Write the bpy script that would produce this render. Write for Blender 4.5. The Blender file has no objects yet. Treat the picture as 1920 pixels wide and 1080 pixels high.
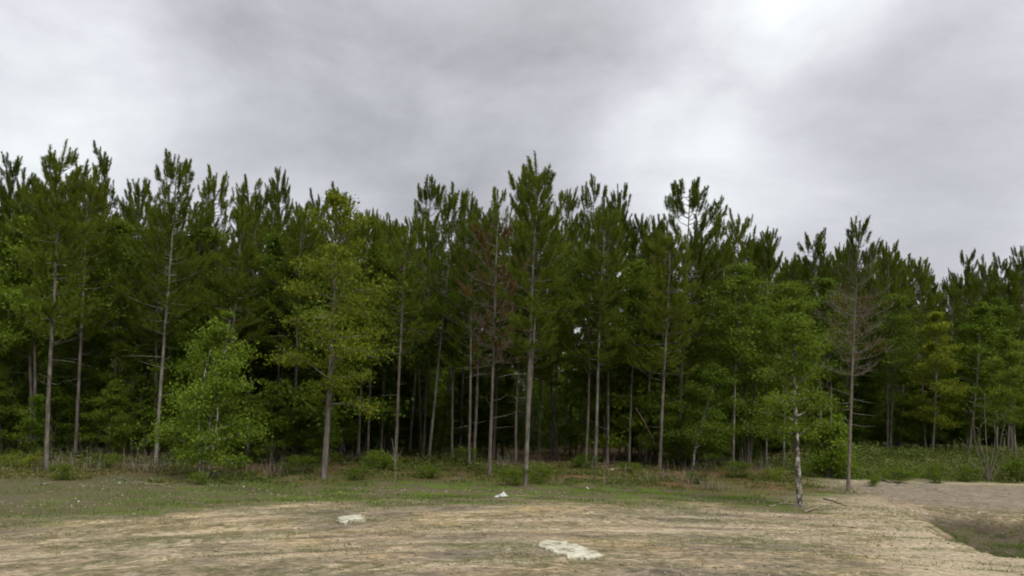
import bpy, math, random
import numpy as np
from mathutils import Matrix, Vector, Euler

R = math.radians
sc = bpy.context.scene
COL = sc.collection

# ------------------------------------------------------------------ camera
CAM_H, FPX, W, H = 2.6, 1663.0, 1920.0, 1080.0
PITCH, ROLL, SHIFT = R(2.0), R(1.5), 0.0896
cam_data = bpy.data.cameras.new('camera')
cam = bpy.data.objects.new('camera', cam_data)
COL.objects.link(cam)
cam_data.sensor_width = 36.0
cam_data.lens = 36.0 * FPX / W
cam_data.shift_y = SHIFT
cam_data.clip_start = 0.1
cam_data.clip_end = 4000
CAM_M = Matrix.Translation((0, 0, CAM_H)) @ Matrix.Rotation(R(90) + PITCH, 4, 'X') @ Matrix.Rotation(ROLL, 4, 'Z')
cam.matrix_world = CAM_M
sc.camera = cam

# ------------------------------------------------------------------ sun, sky, exposure
SUN_EL, SUN_AZ = R(48), R(150)          # azimuth from +Y (view direction) towards +X
sun_data = bpy.data.lights.new('sun', 'SUN')
sun_data.energy = 1.5
sun_data.angle = R(25)
sun_data.color = (1.0, 0.97, 0.92)
sun = bpy.data.objects.new('sun', sun_data)
COL.objects.link(sun)
sd = Vector((math.sin(SUN_AZ) * math.cos(SUN_EL), math.cos(SUN_AZ) * math.cos(SUN_EL), math.sin(SUN_EL)))
sun.rotation_euler = sd.to_track_quat('Z', 'Y').to_euler()
sun.location = sd * 60

world = bpy.data.worlds.new('World')
sc.world = world
world.use_nodes = True
wn, wl = world.node_tree.nodes, world.node_tree.links
wn.clear()


def WN(t, **kw):
    n = wn.new(t)
    for k, v in kw.items():
        setattr(n, k, v)
    return n


def ray(px, py):
    """world direction through a point of the 1920 x 1080 picture, scaled so that its y component is 1"""
    v = Vector(((px - W / 2) / FPX, (H / 2 - py) / FPX + SHIFT * W / FPX, -1.0))
    d = CAM_M.to_3x3() @ v
    return d / d.y


sky = WN('ShaderNodeTexSky', sky_type='NISHITA', sun_disc=False)
sky.sun_elevation = SUN_EL
sky.sun_rotation = SUN_AZ
bg_sky = WN('ShaderNodeBackground')
bg_sky.inputs['Strength'].default_value = 0.1
wl.new(sky.outputs[0], bg_sky.inputs[0])
tc = WN('ShaderNodeTexCoord')
sep = WN('ShaderNodeSeparateXYZ')
wl.new(tc.outputs['Generated'], sep.inputs[0])
zc = WN('ShaderNodeMath', operation='MAXIMUM')
zc.inputs[1].default_value = 0.0
wl.new(sep.outputs[2], zc.inputs[0])
n1 = WN('ShaderNodeTexNoise')
n1.inputs['Scale'].default_value = 3.2
n1.inputs['Detail'].default_value = 8.0
n1.inputs['Roughness'].default_value = 0.57
n1.inputs['Distortion'].default_value = 0.2
cmap = WN('ShaderNodeMapping')
cmap.inputs['Scale'].default_value = (1.0, 1.0, 1.7)
cmap.inputs['Location'].default_value = (0.3, 1.9, 0.4)
wl.new(tc.outputs['Generated'], cmap.inputs[0])
wl.new(cmap.outputs[0], n1.inputs['Vector'])
acc = WN('ShaderNodeMath', operation='MULTIPLY_ADD')
acc.inputs[1].default_value = 1.3
acc.inputs[2].default_value = -0.08
wl.new(n1.outputs['Fac'], acc.inputs[0])
cur = acc.outputs[0]
# banks of thicker (dark) and thinner (bright) cloud
for px, py, sig, amp in ((700, 130, 0.21, -0.24), (330, 130, 0.15, -0.13), (1120, 10, 0.13, -0.26), (1520, 10, 0.085, 0.22),
                         (20, 60, 0.20, 0.15), (130, 270, 0.14, 0.12), (1250, 240, 0.17, 0.07), (1640, 330, 0.18, -0.13),
                         (1820, 60, 0.14, 0.04)):
    c = ray(px, py).normalized()
    ds = WN('ShaderNodeVectorMath', operation='DISTANCE')
    ds.inputs[1].default_value = c
    wl.new(tc.outputs['Generated'], ds.inputs[0])
    mr = WN('ShaderNodeMapRange', interpolation_type='SMOOTHERSTEP')
    mr.inputs['From Min'].default_value = 0.0
    mr.inputs['From Max'].default_value = sig * 1.6
    mr.inputs['To Min'].default_value = amp
    mr.inputs['To Max'].default_value = 0.0
    wl.new(ds.outputs['Value'], mr.inputs['Value'])
    ad = WN('ShaderNodeMath', operation='ADD')
    wl.new(cur, ad.inputs[0]); wl.new(mr.outputs[0], ad.inputs[1])
    cur = ad.outputs[0]
ramp = WN('ShaderNodeValToRGB')
ramp.color_ramp.elements[0].position = 0.08
ramp.color_ramp.elements[0].color = (0.225, 0.227, 0.235, 1)
ramp.color_ramp.elements[1].position = 0.98
ramp.color_ramp.elements[1].color = (0.65, 0.675, 0.672, 1)
e = ramp.color_ramp.elements.new(0.55)
e.color = (0.425, 0.425, 0.448, 1)
wl.new(cur, ramp.inputs[0])
bg_cloud = WN('ShaderNodeBackground')
bg_cloud.inputs['Strength'].default_value = 1.0
wl.new(ramp.outputs[0], bg_cloud.inputs[0])
# overcast skies brighten towards the zenith
zz2 = WN('ShaderNodeMath', operation='MULTIPLY')
wl.new(zc.outputs[0], zz2.inputs[0]); wl.new(zc.outputs[0], zz2.inputs[1])
zst = WN('ShaderNodeMath', operation='MULTIPLY_ADD')
zst.inputs[1].default_value = 1.6
zst.inputs[2].default_value = 0.86
wl.new(zz2.outputs[0], zst.inputs[0])
wl.new(zst.outputs[0], bg_cloud.inputs['Strength'])
mix = WN('ShaderNodeMixShader')
mix.inputs[0].default_value = 0.93
wl.new(bg_sky.outputs[0], mix.inputs[1]); wl.new(bg_cloud.outputs[0], mix.inputs[2])
wo = WN('ShaderNodeOutputWorld')
wl.new(mix.outputs[0], wo.inputs[0])

sc.view_settings.view_transform = 'Standard'
sc.view_settings.look = 'None'
sc.view_settings.exposure = 0.72
sc.view_settings.gamma = 1.0
sc.view_settings.use_curve_mapping = False
sc.cycles.use_denoising = True
sc.cycles.max_bounces = 5
sc.cycles.diffuse_bounces = 4
sc.cycles.transmission_bounces = 3
sc.cycles.caustics_reflective = False
sc.cycles.caustics_refractive = False
sc.cycles.filter_width = 1.9
sc.cycles.use_adaptive_sampling = True
sc.cycles.adaptive_threshold = 0.03

# ------------------------------------------------------------------ helpers
random.seed(4)


def _hash(ix, iy, seed):
    h = (ix * 374761393 + iy * 668265263 + seed * 974634777) & 0xffffffff
    h = ((h ^ (h >> 13)) * 1274126177) & 0xffffffff
    return ((h ^ (h >> 16)) & 0xffff) / 65535.0


def vnoise(x, y, seed=0):
    x = np.asarray(x, float); y = np.asarray(y, float)
    ix = np.floor(x).astype(np.int64); iy = np.floor(y).astype(np.int64)
    fx = x - ix; fy = y - iy
    fx = fx * fx * (3 - 2 * fx); fy = fy * fy * (3 - 2 * fy)
    a = _hash(ix, iy, seed); b = _hash(ix + 1, iy, seed)
    c = _hash(ix, iy + 1, seed); d = _hash(ix + 1, iy + 1, seed)
    return (a * (1 - fx) + b * fx) * (1 - fy) + (c * (1 - fx) + d * fx) * fy


def fbm(x, y, seed=0, octv=4, rough=0.5):
    s, a, t = 0.0, 1.0, 0.0
    for k in range(octv):
        s = s + a * vnoise(x * 2 ** k, y * 2 ** k, seed + 17 * k)
        t += a
        a *= rough
    return s / t


def sstep(a, b, x):
    t = np.clip((np.asarray(x, float) - a) / (b - a), 0, 1)
    return t * t * (3 - 2 * t)


def mesh_from(name, V, F, mat, tint=None, smooth=False):
    V = np.ascontiguousarray(V, np.float32).reshape(-1, 3)
    F = np.ascontiguousarray(F, np.int32)
    m = bpy.data.meshes.new(name)
    n, k = F.shape
    m.vertices.add(len(V)); m.vertices.foreach_set('co', V.ravel())
    m.loops.add(n * k); m.loops.foreach_set('vertex_index', F.ravel())
    m.polygons.add(n)
    m.polygons.foreach_set('loop_start', np.arange(0, n * k, k, dtype=np.int32))
    m.polygons.foreach_set('loop_total', np.full(n, k, np.int32))
    if smooth:
        m.polygons.foreach_set('use_smooth', np.ones(n, bool))
    if tint is not None:
        a = m.attributes.new('tint', 'FLOAT', 'FACE')
        a.data.foreach_set('value', np.ascontiguousarray(tint, np.float32))
    m.update(calc_edges=True)
    m.materials.append(mat)
    return m


def link(name, data, parent=None, loc=None):
    o = bpy.data.objects.new(name, data)
    COL.objects.link(o)
    if parent:
        o.parent = parent
    if loc is not None:
        o.location = loc
    return o


def tag(o, label, cat, group=None, kind=None):
    o['label'] = label
    if cat:
        o['category'] = cat
    if group:
        o['group'] = group
    if kind:
        o['kind'] = kind
    return o


class Wood:
    """collects tapered tubes into one quad mesh"""
    def __init__(self):
        self.V, self.F, self.n = [], [], 0

    def tube(self, P, rad, sides=6):
        P = np.asarray(P, float); rad = np.asarray(rad, float)
        T = np.gradient(P, axis=0)
        T /= np.linalg.norm(T, axis=1)[:, None] + 1e-9
        ref = np.array([0.31, 0.95, 0.02]) if abs(T[0, 2]) > 0.8 else np.array([0.0, 0.0, 1.0])
        A = np.cross(T, ref); A /= np.linalg.norm(A, axis=1)[:, None] + 1e-9
        B = np.cross(T, A)
        ang = np.arange(sides) / sides * 2 * math.pi
        ring = P[:, None, :] + rad[:, None, None] * (np.cos(ang)[None, :, None] * A[:, None, :] + np.sin(ang)[None, :, None] * B[:, None, :])
        k = len(P)
        idx = np.arange(k * sides).reshape(k, sides) + self.n
        nx = np.roll(idx, -1, axis=1)
        f = np.stack([idx[:-1], nx[:-1], nx[1:], idx[1:]], -1).reshape(-1, 4)
        self.V.append(ring.reshape(-1, 3)); self.F.append(f)
        self.n += k * sides

    def mesh(self, name, mat):
        return mesh_from(name, np.concatenate(self.V), np.concatenate(self.F), mat, smooth=True)


def unit(v):
    v = np.asarray(v, float)
    return v / (np.linalg.norm(v, axis=-1, keepdims=True) + 1e-9)


def perp_frame(D):
    ref = np.where(np.abs(D[:, 2:3]) > 0.9, np.array([[1.0, 0, 0]]), np.array([[0, 0, 1.0]]))
    A = unit(np.cross(D, ref))
    return A, np.cross(D, A)


def needles(rng, base, dirs, length, nlen, per_m, width, tint):
    """bottle-brush shoots: thin triangles standing off each shoot"""
    cnt = np.maximum(6, (length * per_m)).astype(int)
    rep = np.repeat(np.arange(len(cnt)), cnt)
    n = len(rep)
    t = rng.random(n) ** 0.8
    D = dirs[rep]
    A, B = perp_frame(D)
    az = rng.random(n) * 2 * math.pi
    side = np.cos(az)[:, None] * A + np.sin(az)[:, None] * B
    ang = np.radians(58 - 34 * t + rng.normal(0, 8, n))
    nd = D * np.cos(ang)[:, None] + side * np.sin(ang)[:, None]
    b = base[rep] + D * (length[rep] * t)[:, None]
    L = nlen * (0.75 + 0.5 * rng.random(n)) * (1 - 0.25 * t)
    wv = unit(np.cross(nd, rng.normal(0, 1, (n, 3)))) * (width * 0.5)
    V = np.stack([b - wv, b + wv, b + nd * L[:, None]], 1).reshape(-1, 3)
    F = np.arange(3 * n).reshape(n, 3)
    return V, F, np.clip(tint[rep] + rng.normal(0, 0.10, n), 0, 1)


def leaves(rng, P, size, tint, up=0.6):
    n = len(P)
    N = unit(rng.normal(0, 1, (n, 3)) + np.array([0, 0, up]))
    A, B = perp_frame(N)
    az = rng.random(n) * 2 * math.pi
    U = np.cos(az)[:, None] * A + np.sin(az)[:, None] * B
    S = np.cross(N, U)
    s = size * (0.6 + 0.8 * rng.random(n))[:, None]
    V = np.stack([P - U * s * 0.6, P + S * s * 0.34 - U * s * 0.05, P + U * s * 0.6, P - S * s * 0.34 - U * s * 0.05], 1).reshape(-1, 3)
    return V, np.arange(4 * n).reshape(n, 4), tint


# ------------------------------------------------------------------ materials
class NT:
    def __init__(self, name):
        self.m = bpy.data.materials.new(name)
        self.m.use_nodes = True
        self.t = self.m.node_tree
        self.t.nodes.clear()
        self.out = self.n('ShaderNodeOutputMaterial')

    def n(self, t, **kw):
        x = self.t.nodes.new(t)
        for k, v in kw.items():
            setattr(x, k, v)
        return x

    def l(self, a, b):
        self.t.links.new(a, b)

    def noise(self, vec, scale, detail=4.0, rough=0.55, dist=0.0):
        x = self.n('ShaderNodeTexNoise')
        x.inputs['Scale'].default_value = scale
        x.inputs['Detail'].default_value = detail
        x.inputs['Roughness'].default_value = rough
        x.inputs['Distortion'].default_value = dist
        if vec is not None:
            self.l(vec, x.inputs['Vector'])
        return x.outputs['Fac']

    def ramp(self, fac, stops):
        x = self.n('ShaderNodeValToRGB')
        el = x.color_ramp.elements
        el[0].position, el[0].color = stops[0][0], (*stops[0][1], 1)
        el[1].position, el[1].color = stops[-1][0], (*stops[-1][1], 1)
        for p, c in stops[1:-1]:
            q = el.new(p); q.color = (*c, 1)
        self.l(fac, x.inputs[0])
        return x.outputs[0]

    def mixc(self, fac, a, b, mode='MIX'):
        x = self.n('ShaderNodeMix', data_type='RGBA', blend_type=mode)
        for s, v in ((x.inputs[0], fac), (x.inputs[6], a), (x.inputs[7], b)):
            if isinstance(v, (int, float)):
                s.default_value = v
            elif isinstance(v, tuple):
                s.default_value = (*v, 1)
            else:
                self.l(v, s)
        return x.outputs[2]

    def math(self, op, a, b=None, c=None, clamp=False):
        x = self.n('ShaderNodeMath', operation=op, use_clamp=clamp)
        for s, v in zip(x.inputs, (a, b, c)):
            if v is None:
                continue
            if isinstance(v, (int, float)):
                s.default_value = v
            else:
                self.l(v, s)
        return x.outputs[0]


def foliage_mat(name, dark, mid, light, trans=0.3, inst=0.35):
    T = NT(name)
    at = T.n('ShaderNodeAttribute', attribute_name='tint')
    oi = T.n('ShaderNodeObjectInfo')
    f = T.math('MULTIPLY_ADD', oi.outputs['Random'], inst, -inst / 2)
    f = T.math('ADD', at.outputs['Fac'], f, clamp=True)
    c = T.ramp(f, [(0.0, dark), (0.5, mid), (1.0, light)])
    d = T.n('ShaderNodeBsdfDiffuse')
    t = T.n('ShaderNodeBsdfTranslucent')
    g = T.n('ShaderNodeBsdfGlossy')
    g.inputs['Roughness'].default_value = 0.5
    g.inputs['Color'].default_value = (0.5, 0.5, 0.5, 1)
    T.l(c, d.inputs['Color']); T.l(c, t.inputs['Color'])
    m1 = T.n('ShaderNodeMixShader'); m1.inputs[0].default_value = trans
    T.l(d.outputs[0], m1.inputs[1]); T.l(t.outputs[0], m1.inputs[2])
    m2 = T.n('ShaderNodeMixShader'); m2.inputs[0].default_value = 0.012
    T.l(m1.outputs[0], m2.inputs[1]); T.l(g.outputs[0], m2.inputs[2])
    T.l(m2.outputs[0], T.out.inputs['Surface'])
    return T.m


def rough_mat(name, stops, scale, stretch=(1, 1, 1), bump=0.5, bscale=None, rough=0.9):
    T = NT(name)
    tcn = T.n('ShaderNodeTexCoord')
    mp = T.n('ShaderNodeMapping')
    mp.inputs['Scale'].default_value = stretch
    T.l(tcn.outputs['Object'], mp.inputs[0])
    oi = T.n('ShaderNodeObjectInfo')
    off = T.n('ShaderNodeVectorMath', operation='ADD')
    T.l(mp.outputs[0], off.inputs[0]); T.l(oi.outputs['Location'], off.inputs[1])
    f = T.noise(off.outputs[0], scale, 6, 0.65)
    c = T.ramp(f, stops)
    p = T.n('ShaderNodeBsdfPrincipled')
    p.inputs['Roughness'].default_value = rough
    p.inputs['Specular IOR Level'].default_value = 0.2
    T.l(c, p.inputs['Base Color'])
    b = T.n('ShaderNodeBump'); b.inputs['Strength'].default_value = bump; b.inputs['Distance'].default_value = 0.02
    T.l(T.noise(off.outputs[0], bscale or scale * 2, 5, 0.6), b.inputs['Height'])
    T.l(b.outputs[0], p.inputs['Normal'])
    T.l(p.outputs[0], T.out.inputs['Surface'])
    return T.m


M = {}
M['needle'] = foliage_mat('pine_needles', (0.050, 0.076, 0.008), (0.106, 0.144, 0.014), (0.175, 0.200, 0.022), 0.52, 0.6)
M['needle_dead'] = foliage_mat('dead_needles', (0.066, 0.046, 0.014), (0.130, 0.084, 0.024), (0.18, 0.12, 0.035), 0.2, 0.2)
M['leaf_bright'] = foliage_mat('bright_leaves', (0.064, 0.108, 0.008), (0.124, 0.195, 0.015), (0.22, 0.29, 0.035), 0.45, 0.2)
M['leaf_yellow'] = foliage_mat('yellow_green_leaves', (0.090, 0.115, 0.008), (0.165, 0.195, 0.015), (0.26, 0.29, 0.03), 0.48, 0.2)
M['leaf_olive'] = foliage_mat('olive_leaves', (0.056, 0.095, 0.008), (0.108, 0.162, 0.014), (0.18, 0.23, 0.025), 0.48, 0.35)
M['leaf_dark'] = foliage_mat('shade_leaves', (0.048, 0.080, 0.008), (0.096, 0.145, 0.013), (0.16, 0.20, 0.02), 0.5, 0.4)
M['grass'] = foliage_mat('grass_blades', (0.065, 0.115, 0.014), (0.115, 0.170, 0.024), (0.24, 0.21, 0.085), 0.35, 0.0)
M['weed'] = foliage_mat('weed_leaves', (0.056, 0.082, 0.014), (0.105, 0.135, 0.026), (0.19, 0.145, 0.065), 0.35, 0.1)
M['bark'] = rough_mat('pine_bark', [(0.30, (0.050, 0.043, 0.034)), (0.5, (0.108, 0.093, 0.075)), (0.72, (0.21, 0.188, 0.157))], 9, (1, 1, 0.25), 0.9, 14)
M['bark_grey'] = rough_mat('grey_bark', [(0.30, (0.072, 0.064, 0.050)), (0.5, (0.152, 0.137, 0.110)), (0.72, (0.27, 0.25, 0.21))], 10, (1, 1, 0.3), 0.7, 14)
M['bark_pale'] = rough_mat('pale_mottled_bark', [(0.42, (0.045, 0.039, 0.032)), (0.50, (0.13, 0.115, 0.095)), (0.60, (0.42, 0.39, 0.34))], 3.4, (1.6, 1.6, 1.0), 0.6, 16)
M['bark_dead'] = rough_mat('dead_bark', [(0.30, (0.068, 0.055, 0.042)), (0.5, (0.130, 0.108, 0.085)), (0.72, (0.23, 0.20, 0.16))], 8, (1, 1, 0.3), 0.8, 14)
M['stick'] = rough_mat('weathered_wood', [(0.3, (0.11, 0.085, 0.06)), (0.5, (0.24, 0.19, 0.135)), (0.7, (0.40, 0.33, 0.24))], 7, (1, 1, 1), 0.6, 20)
M['pale'] = rough_mat('pale_concrete', [(0.38, (0.20, 0.165, 0.105)), (0.48, (0.36, 0.335, 0.24)), (0.62, (0.50, 0.485, 0.38))], 6, (1, 1, 1), 0.5, 30)
M['plastic'] = rough_mat('white_plastic', [(0.35, (0.28, 0.29, 0.26)), (0.6, (0.52, 0.53, 0.50))], 12, (1, 1, 1), 0.2, 20, 0.5)


# ------------------------------------------------------------------ terrain
def tri_noise(x, y):
    return fbm(x, y, 5, 4)


def track_v(x, y):
    """distance measured across the wheel tracks, which swing round the clearing in shallow arcs"""
    return y + 0.038 * np.minimum(x - 3, 0) ** 2 + 0.012 * np.maximum(x - 3, 0) ** 2


def pit_mask(x, y):
    wob = 1.6 * (fbm(x * 0.6, y * 0.6, 31, 5, 0.6) - 0.5)
    xe = x - 0.226 * (y - 17.7)
    return sstep(9.3, 10.9, xe + wob) * sstep(17.0, 19.5, y + wob) * (1 - sstep(23.6, 28.2, y + 1.5 * wob))


def rut_mask(x, y):
    v = track_v(x, y)
    m = 0.0
    for v0, ph, slope in ((15.6, 0.3, 0.05), (17.3, 0.3, 0.05), (19.6, 1.4, -0.03), (21.3, 1.4, -0.03), (23.0, 2.2, 0.02), (24.6, 2.2, 0.02), (18.2, 3.0, 0.16), (19.9, 3.0, 0.16)):
        c = v0 + slope * x + 0.5 * np.sin(0.22 * x + ph)
        m = np.maximum(m, np.exp(-((v - c) / 0.24) ** 2))
    return m * sstep(0.35, 0.6, fbm(x * 0.3, y * 0.3, 61, 2))


def terrain(x, y):
    x = np.asarray(x, float); y = np.asarray(y, float)
    v = track_v(x, y)
    open_ = 1 - sstep(24, 30, v)
    z = 0.10 * (fbm(x * 0.13, y * 0.13, 3, 3) - 0.5)
    z = z + open_ * 0.13 * (fbm(x * 0.25, v * 1.3, 7, 4, 0.6) - 0.5)
    z = z + open_ * 0.06 * (fbm(x * 1.8, v * 3.0, 8, 4, 0.6) - 0.5)
    z = z - 0.045 * rut_mask(x, y) * open_
    forest = sstep(28, 36, y)
    z = z + forest * (0.16 * (fbm(x * 0.7, y * 0.7, 9, 4) - 0.5) + 0.15)
    # bank beyond the track on the right, rising into the trees
    z = z + 0.55 * sstep(37.5, 46, y) * sstep(12.5, 17, x)
    z = z - 0.95 * pit_mask(x, y)
    fade = 1 - sstep(90, 140, np.hypot(x, y))
    return z * fade


def ground_pt(px, py):
    d = ray(px, py)
    z = 0.0
    for _ in range(4):
        t = (z - CAM_H) / d.z
        z = float(terrain(d.x * t, t))
    return Vector((d.x * t, t, z))


def at_depth(px, py, depth):
    d = ray(px, py)
    return Vector((d.x * depth, depth, CAM_H + d.z * depth))


def px_of(x, y, z):
    v = CAM_M.inverted() @ Vector((x, y, z))
    return v.x / -v.z * FPX + W / 2, H / 2 - (v.y / -v.z * FPX - SHIFT * W)


def axis(breaks):
    out = []
    for a, b, s in breaks:
        out.append(np.arange(a, b, s))
    return np.concatenate(out)


def grow(a, b, s, g=1.35):
    o = [a]
    while o[-1] < b:
        o.append(o[-1] + s); s *= g
    return np.array(o)


gx = np.concatenate([-grow(24, 1500, 0.8)[::-1], axis([(-23.5, -13, 0.25), (-13, 15, 0.10), (15, 30, 0.22)]), grow(30, 1500, 0.8)])
gy = np.concatenate([-grow(6, 1500, 1.5)[::-1], axis([(-5, 10, 0.6), (10, 30, 0.09), (30, 62, 0.25)]), grow(62, 1500, 1.0)])
X, Y = np.meshgrid(gx, gy)
Z = terrain(X, Y)
VV = track_v(X, Y)
edge_n = fbm(X * 0.35, Y * 0.6, 21, 6, 0.62) - 0.5
ROADX = 12.2 + 0.0 * X
on_road = sstep(11.0, 13.5, X + 2.0 * edge_n) * sstep(27.4, 28.6, Y + edge_n) * (1 - sstep(35.6, 37.6, Y - 0.10 * (X - 14) + 2.5 * edge_n))
right_sand = sstep(8.0, 10.0, X + 2 * edge_n) * (1 - sstep(29.0, 31.0, Y + 2 * edge_n))
grass_w = sstep(23.9, 27.0, VV + 6.5 * edge_n)
grass_w = np.clip(grass_w - on_road - right_sand, 0, 1)
road_w = on_road * (1 - sstep(33.5, 35.5, Y - 0.10 * (X - 14) + 2.0 * edge_n))
straw_w = sstep(29.5, 33.5, Y + 9 * edge_n) * (1 - on_road) * (1 - sstep(9, 14, X))
pit_w = sstep(0.12, 0.5, pit_mask(X, Y))
XE = X - 0.226 * (Y - 17.7)
shoulder = 0.9 * sstep(6.8, 8.0, XE + 1.6 * edge_n) * (1 - sstep(9.3, 10.0, XE + edge_n) * sstep(17.0, 18.5, Y)) * (1 - sstep(28.5, 31, Y))
shoulder = np.maximum(shoulder, 0.9 * sstep(33.8, 35.2, Y - 0.10 * (X - 14) + 2 * edge_n) * on_road)
nyy, nxx = X.shape
idx = np.arange(nyy * nxx).reshape(nyy, nxx)
F = np.stack([idx[:-1, :-1], idx[:-1, 1:], idx[1:, 1:], idx[1:, :-1]], -1).reshape(-1, 4)

T = NT('sandy_ground')
geo = T.n('ShaderNodeNewGeometry')
sp = T.n('ShaderNodeSeparateXYZ')
T.l(geo.outputs['Position'], sp.inputs[0])
vat = T.n('ShaderNodeAttribute', attribute_name='track')
cb = T.n('ShaderNodeCombineXYZ')
T.l(sp.outputs[0], cb.inputs[0]); T.l(vat.outputs['Fac'], cb.inputs[1])
mp = T.n('ShaderNodeMapping'); mp.inputs['Scale'].default_value = (0.36, 1.0, 1)
T.l(cb.outputs[0], mp.inputs[0])
streak = T.noise(mp.outputs[0], 1.0, 7, 0.62, 1.6)
mp2 = T.n('ShaderNodeMapping'); mp2.inputs['Scale'].default_value = (2.0, 3.4, 1); mp2.inputs['Rotation'].default_value = (0, 0, 0.16)
T.l(cb.outputs[0], mp2.inputs[0])
streak2 = T.noise(mp2.outputs[0], 1.0, 6, 0.68, 2.0)
patch = T.noise(geo.outputs['Position'], 0.33, 5, 0.6, 0.4)
fine = T.noise(geo.outputs['Position'], 9.0, 6, 0.7)
sand = T.ramp(streak, [(0.34, (0.135, 0.115, 0.082)), (0.45, (0.27, 0.225, 0.155)), (0.55, (0.43, 0.352, 0.225)), (0.68, (0.56, 0.47, 0.33))])
sand2 = T.ramp(streak2, [(0.36, (0.10, 0.085, 0.060)), (0.47, (0.27, 0.228, 0.165)), (0.62, (0.56, 0.48, 0.34))])
c = T.mixc(0.5, sand, sand2)
warm = T.ramp(patch, [(0.36, (0.50, 0.49, 0.49)), (0.50, (0.74, 0.70, 0.66)), (0.66, (0.92, 0.80, 0.61))])
c = T.mixc(0.9, c, warm, 'MULTIPLY')
blot = T.ramp(T.noise(mp.outputs[0], 2.3, 6, 0.66, 1.0), [(0.37, (0.52, 0.52, 0.50)), (0.50, (1.0, 1.0, 1.0))])
c = T.mixc(0.8, c, blot, 'MULTIPLY')
art = T.n('ShaderNodeAttribute', attribute_name='rut')
c = T.mixc(T.math('MULTIPLY', art.outputs['Fac'], 0.7), c, (0.43, 0.355, 0.235))
# thin dry and green cover over the sand
cover = T.math('MULTIPLY', T.ramp(streak2, [(0.40, (1, 1, 1)), (0.58, (0, 0, 0))]), T.ramp(T.noise(mp.outputs[0], 0.6, 5, 0.6), [(0.43, (0, 0, 0)), (0.55, (1, 1, 1))]))
c = T.mixc(T.math('MULTIPLY', cover, 0.8), c, (0.105, 0.102, 0.040))
ag = T.n('ShaderNodeAttribute', attribute_name='grass')
gcol = T.ramp(T.noise(geo.outputs['Position'], 0.9, 7, 0.65), [(0.36, (0.115, 0.092, 0.058)), (0.47, (0.098, 0.090, 0.040)), (0.56, (0.080, 0.115, 0.018)), (0.70, (0.105, 0.155, 0.020))])
gw = T.math('MULTIPLY_ADD', T.math('SUBTRACT', fine, 0.5), 0.9, ag.outputs['Fac'], clamp=True)
gcol = T.mixc(T.ramp(T.math('MULTIPLY_ADD', sp.outputs[0], 0.05, 1.0), [(0.35, (0.75, 0.75, 0.75)), (0.72, (0, 0, 0))]), gcol, (0.100, 0.088, 0.048))
gw = T.math('MULTIPLY', gw, T.math('GREATER_THAN', ag.outputs['Fac'], 0.02))
c = T.mixc(gw, c, gcol)
ast = T.n('ShaderNodeAttribute', attribute_name='straw')
scol = T.ramp(T.noise(geo.outputs['Position'], 1.6, 7, 0.7), [(0.32, (0.060, 0.040, 0.022)), (0.5, (0.130, 0.076, 0.038)), (0.68, (0.185, 0.108, 0.052))])
sw = T.math('MULTIPLY', ast.outputs['Fac'], T.ramp(T.noise(geo.outputs['Position'], 0.45, 5, 0.6), [(0.36, (0, 0, 0)), (0.52, (1, 1, 1))]))
c = T.mixc(sw, c, scol)
ap = T.n('ShaderNodeAttribute', attribute_name='pit')
pcol = T.ramp(T.noise(geo.outputs['Position'], 1.4, 7, 0.7), [(0.34, (0.050, 0.038, 0.025)), (0.5, (0.090, 0.070, 0.047)), (0.66, (0.085, 0.078, 0.036))])
c = T.mixc(ap.outputs['Fac'], c, pcol)
ar = T.n('ShaderNodeAttribute', attribute_name='road')
rcol = T.ramp(streak2, [(0.36, (0.105, 0.086, 0.064)), (0.5, (0.195, 0.162, 0.118)), (0.64, (0.31, 0.258, 0.185))])
c = T.mixc(T.math('MULTIPLY', ar.outputs['Fac'], 0.85), c, rcol)
spk = T.ramp(fine, [(0.36, (0.62, 0.62, 0.61)), (0.60, (1.15, 1.15, 1.15))])
c = T.mixc(0.85, c, spk, 'MULTIPLY')
spk2 = T.ramp(T.noise(geo.outputs['Position'], 28.0, 4, 0.7), [(0.38, (0.60, 0.59, 0.57)), (0.58, (1.12, 1.12, 1.12))])
c = T.mixc(0.4, c, spk2, 'MULTIPLY')
p = T.n('ShaderNodeBsdfPrincipled')
p.inputs['Roughness'].default_value = 0.95
p.inputs['Specular IOR Level'].default_value = 0.1
T.l(c, p.inputs['Base Color'])
bm_ = T.n('ShaderNodeBump'); bm_.inputs['Strength'].default_value = 0.8; bm_.inputs['Distance'].default_value = 0.05
hh = T.math('ADD', T.math('MULTIPLY', streak2, 1.0), T.math('MULTIPLY', fine, 0.5))
T.l(hh, bm_.inputs['Height'])
T.l(bm_.outputs[0], p.inputs['Normal'])
T.l(p.outputs[0], T.out.inputs['Surface'])
gm = mesh_from('ground', np.stack([X, Y, Z], -1), F, T.m, smooth=True)
for nm, arr in (('track', VV), ('grass', grass_w), ('straw', straw_w), ('pit', pit_w), ('road', road_w), ('rut', np.maximum(rut_mask(X, Y), shoulder))):
    a = gm.attributes.new(nm, 'FLOAT', 'POINT')
    a.data.foreach_set('value', np.ascontiguousarray(arr.ravel(), np.float32))
ground = link('ground', gm)
ground['kind'] = 'structure'


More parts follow.
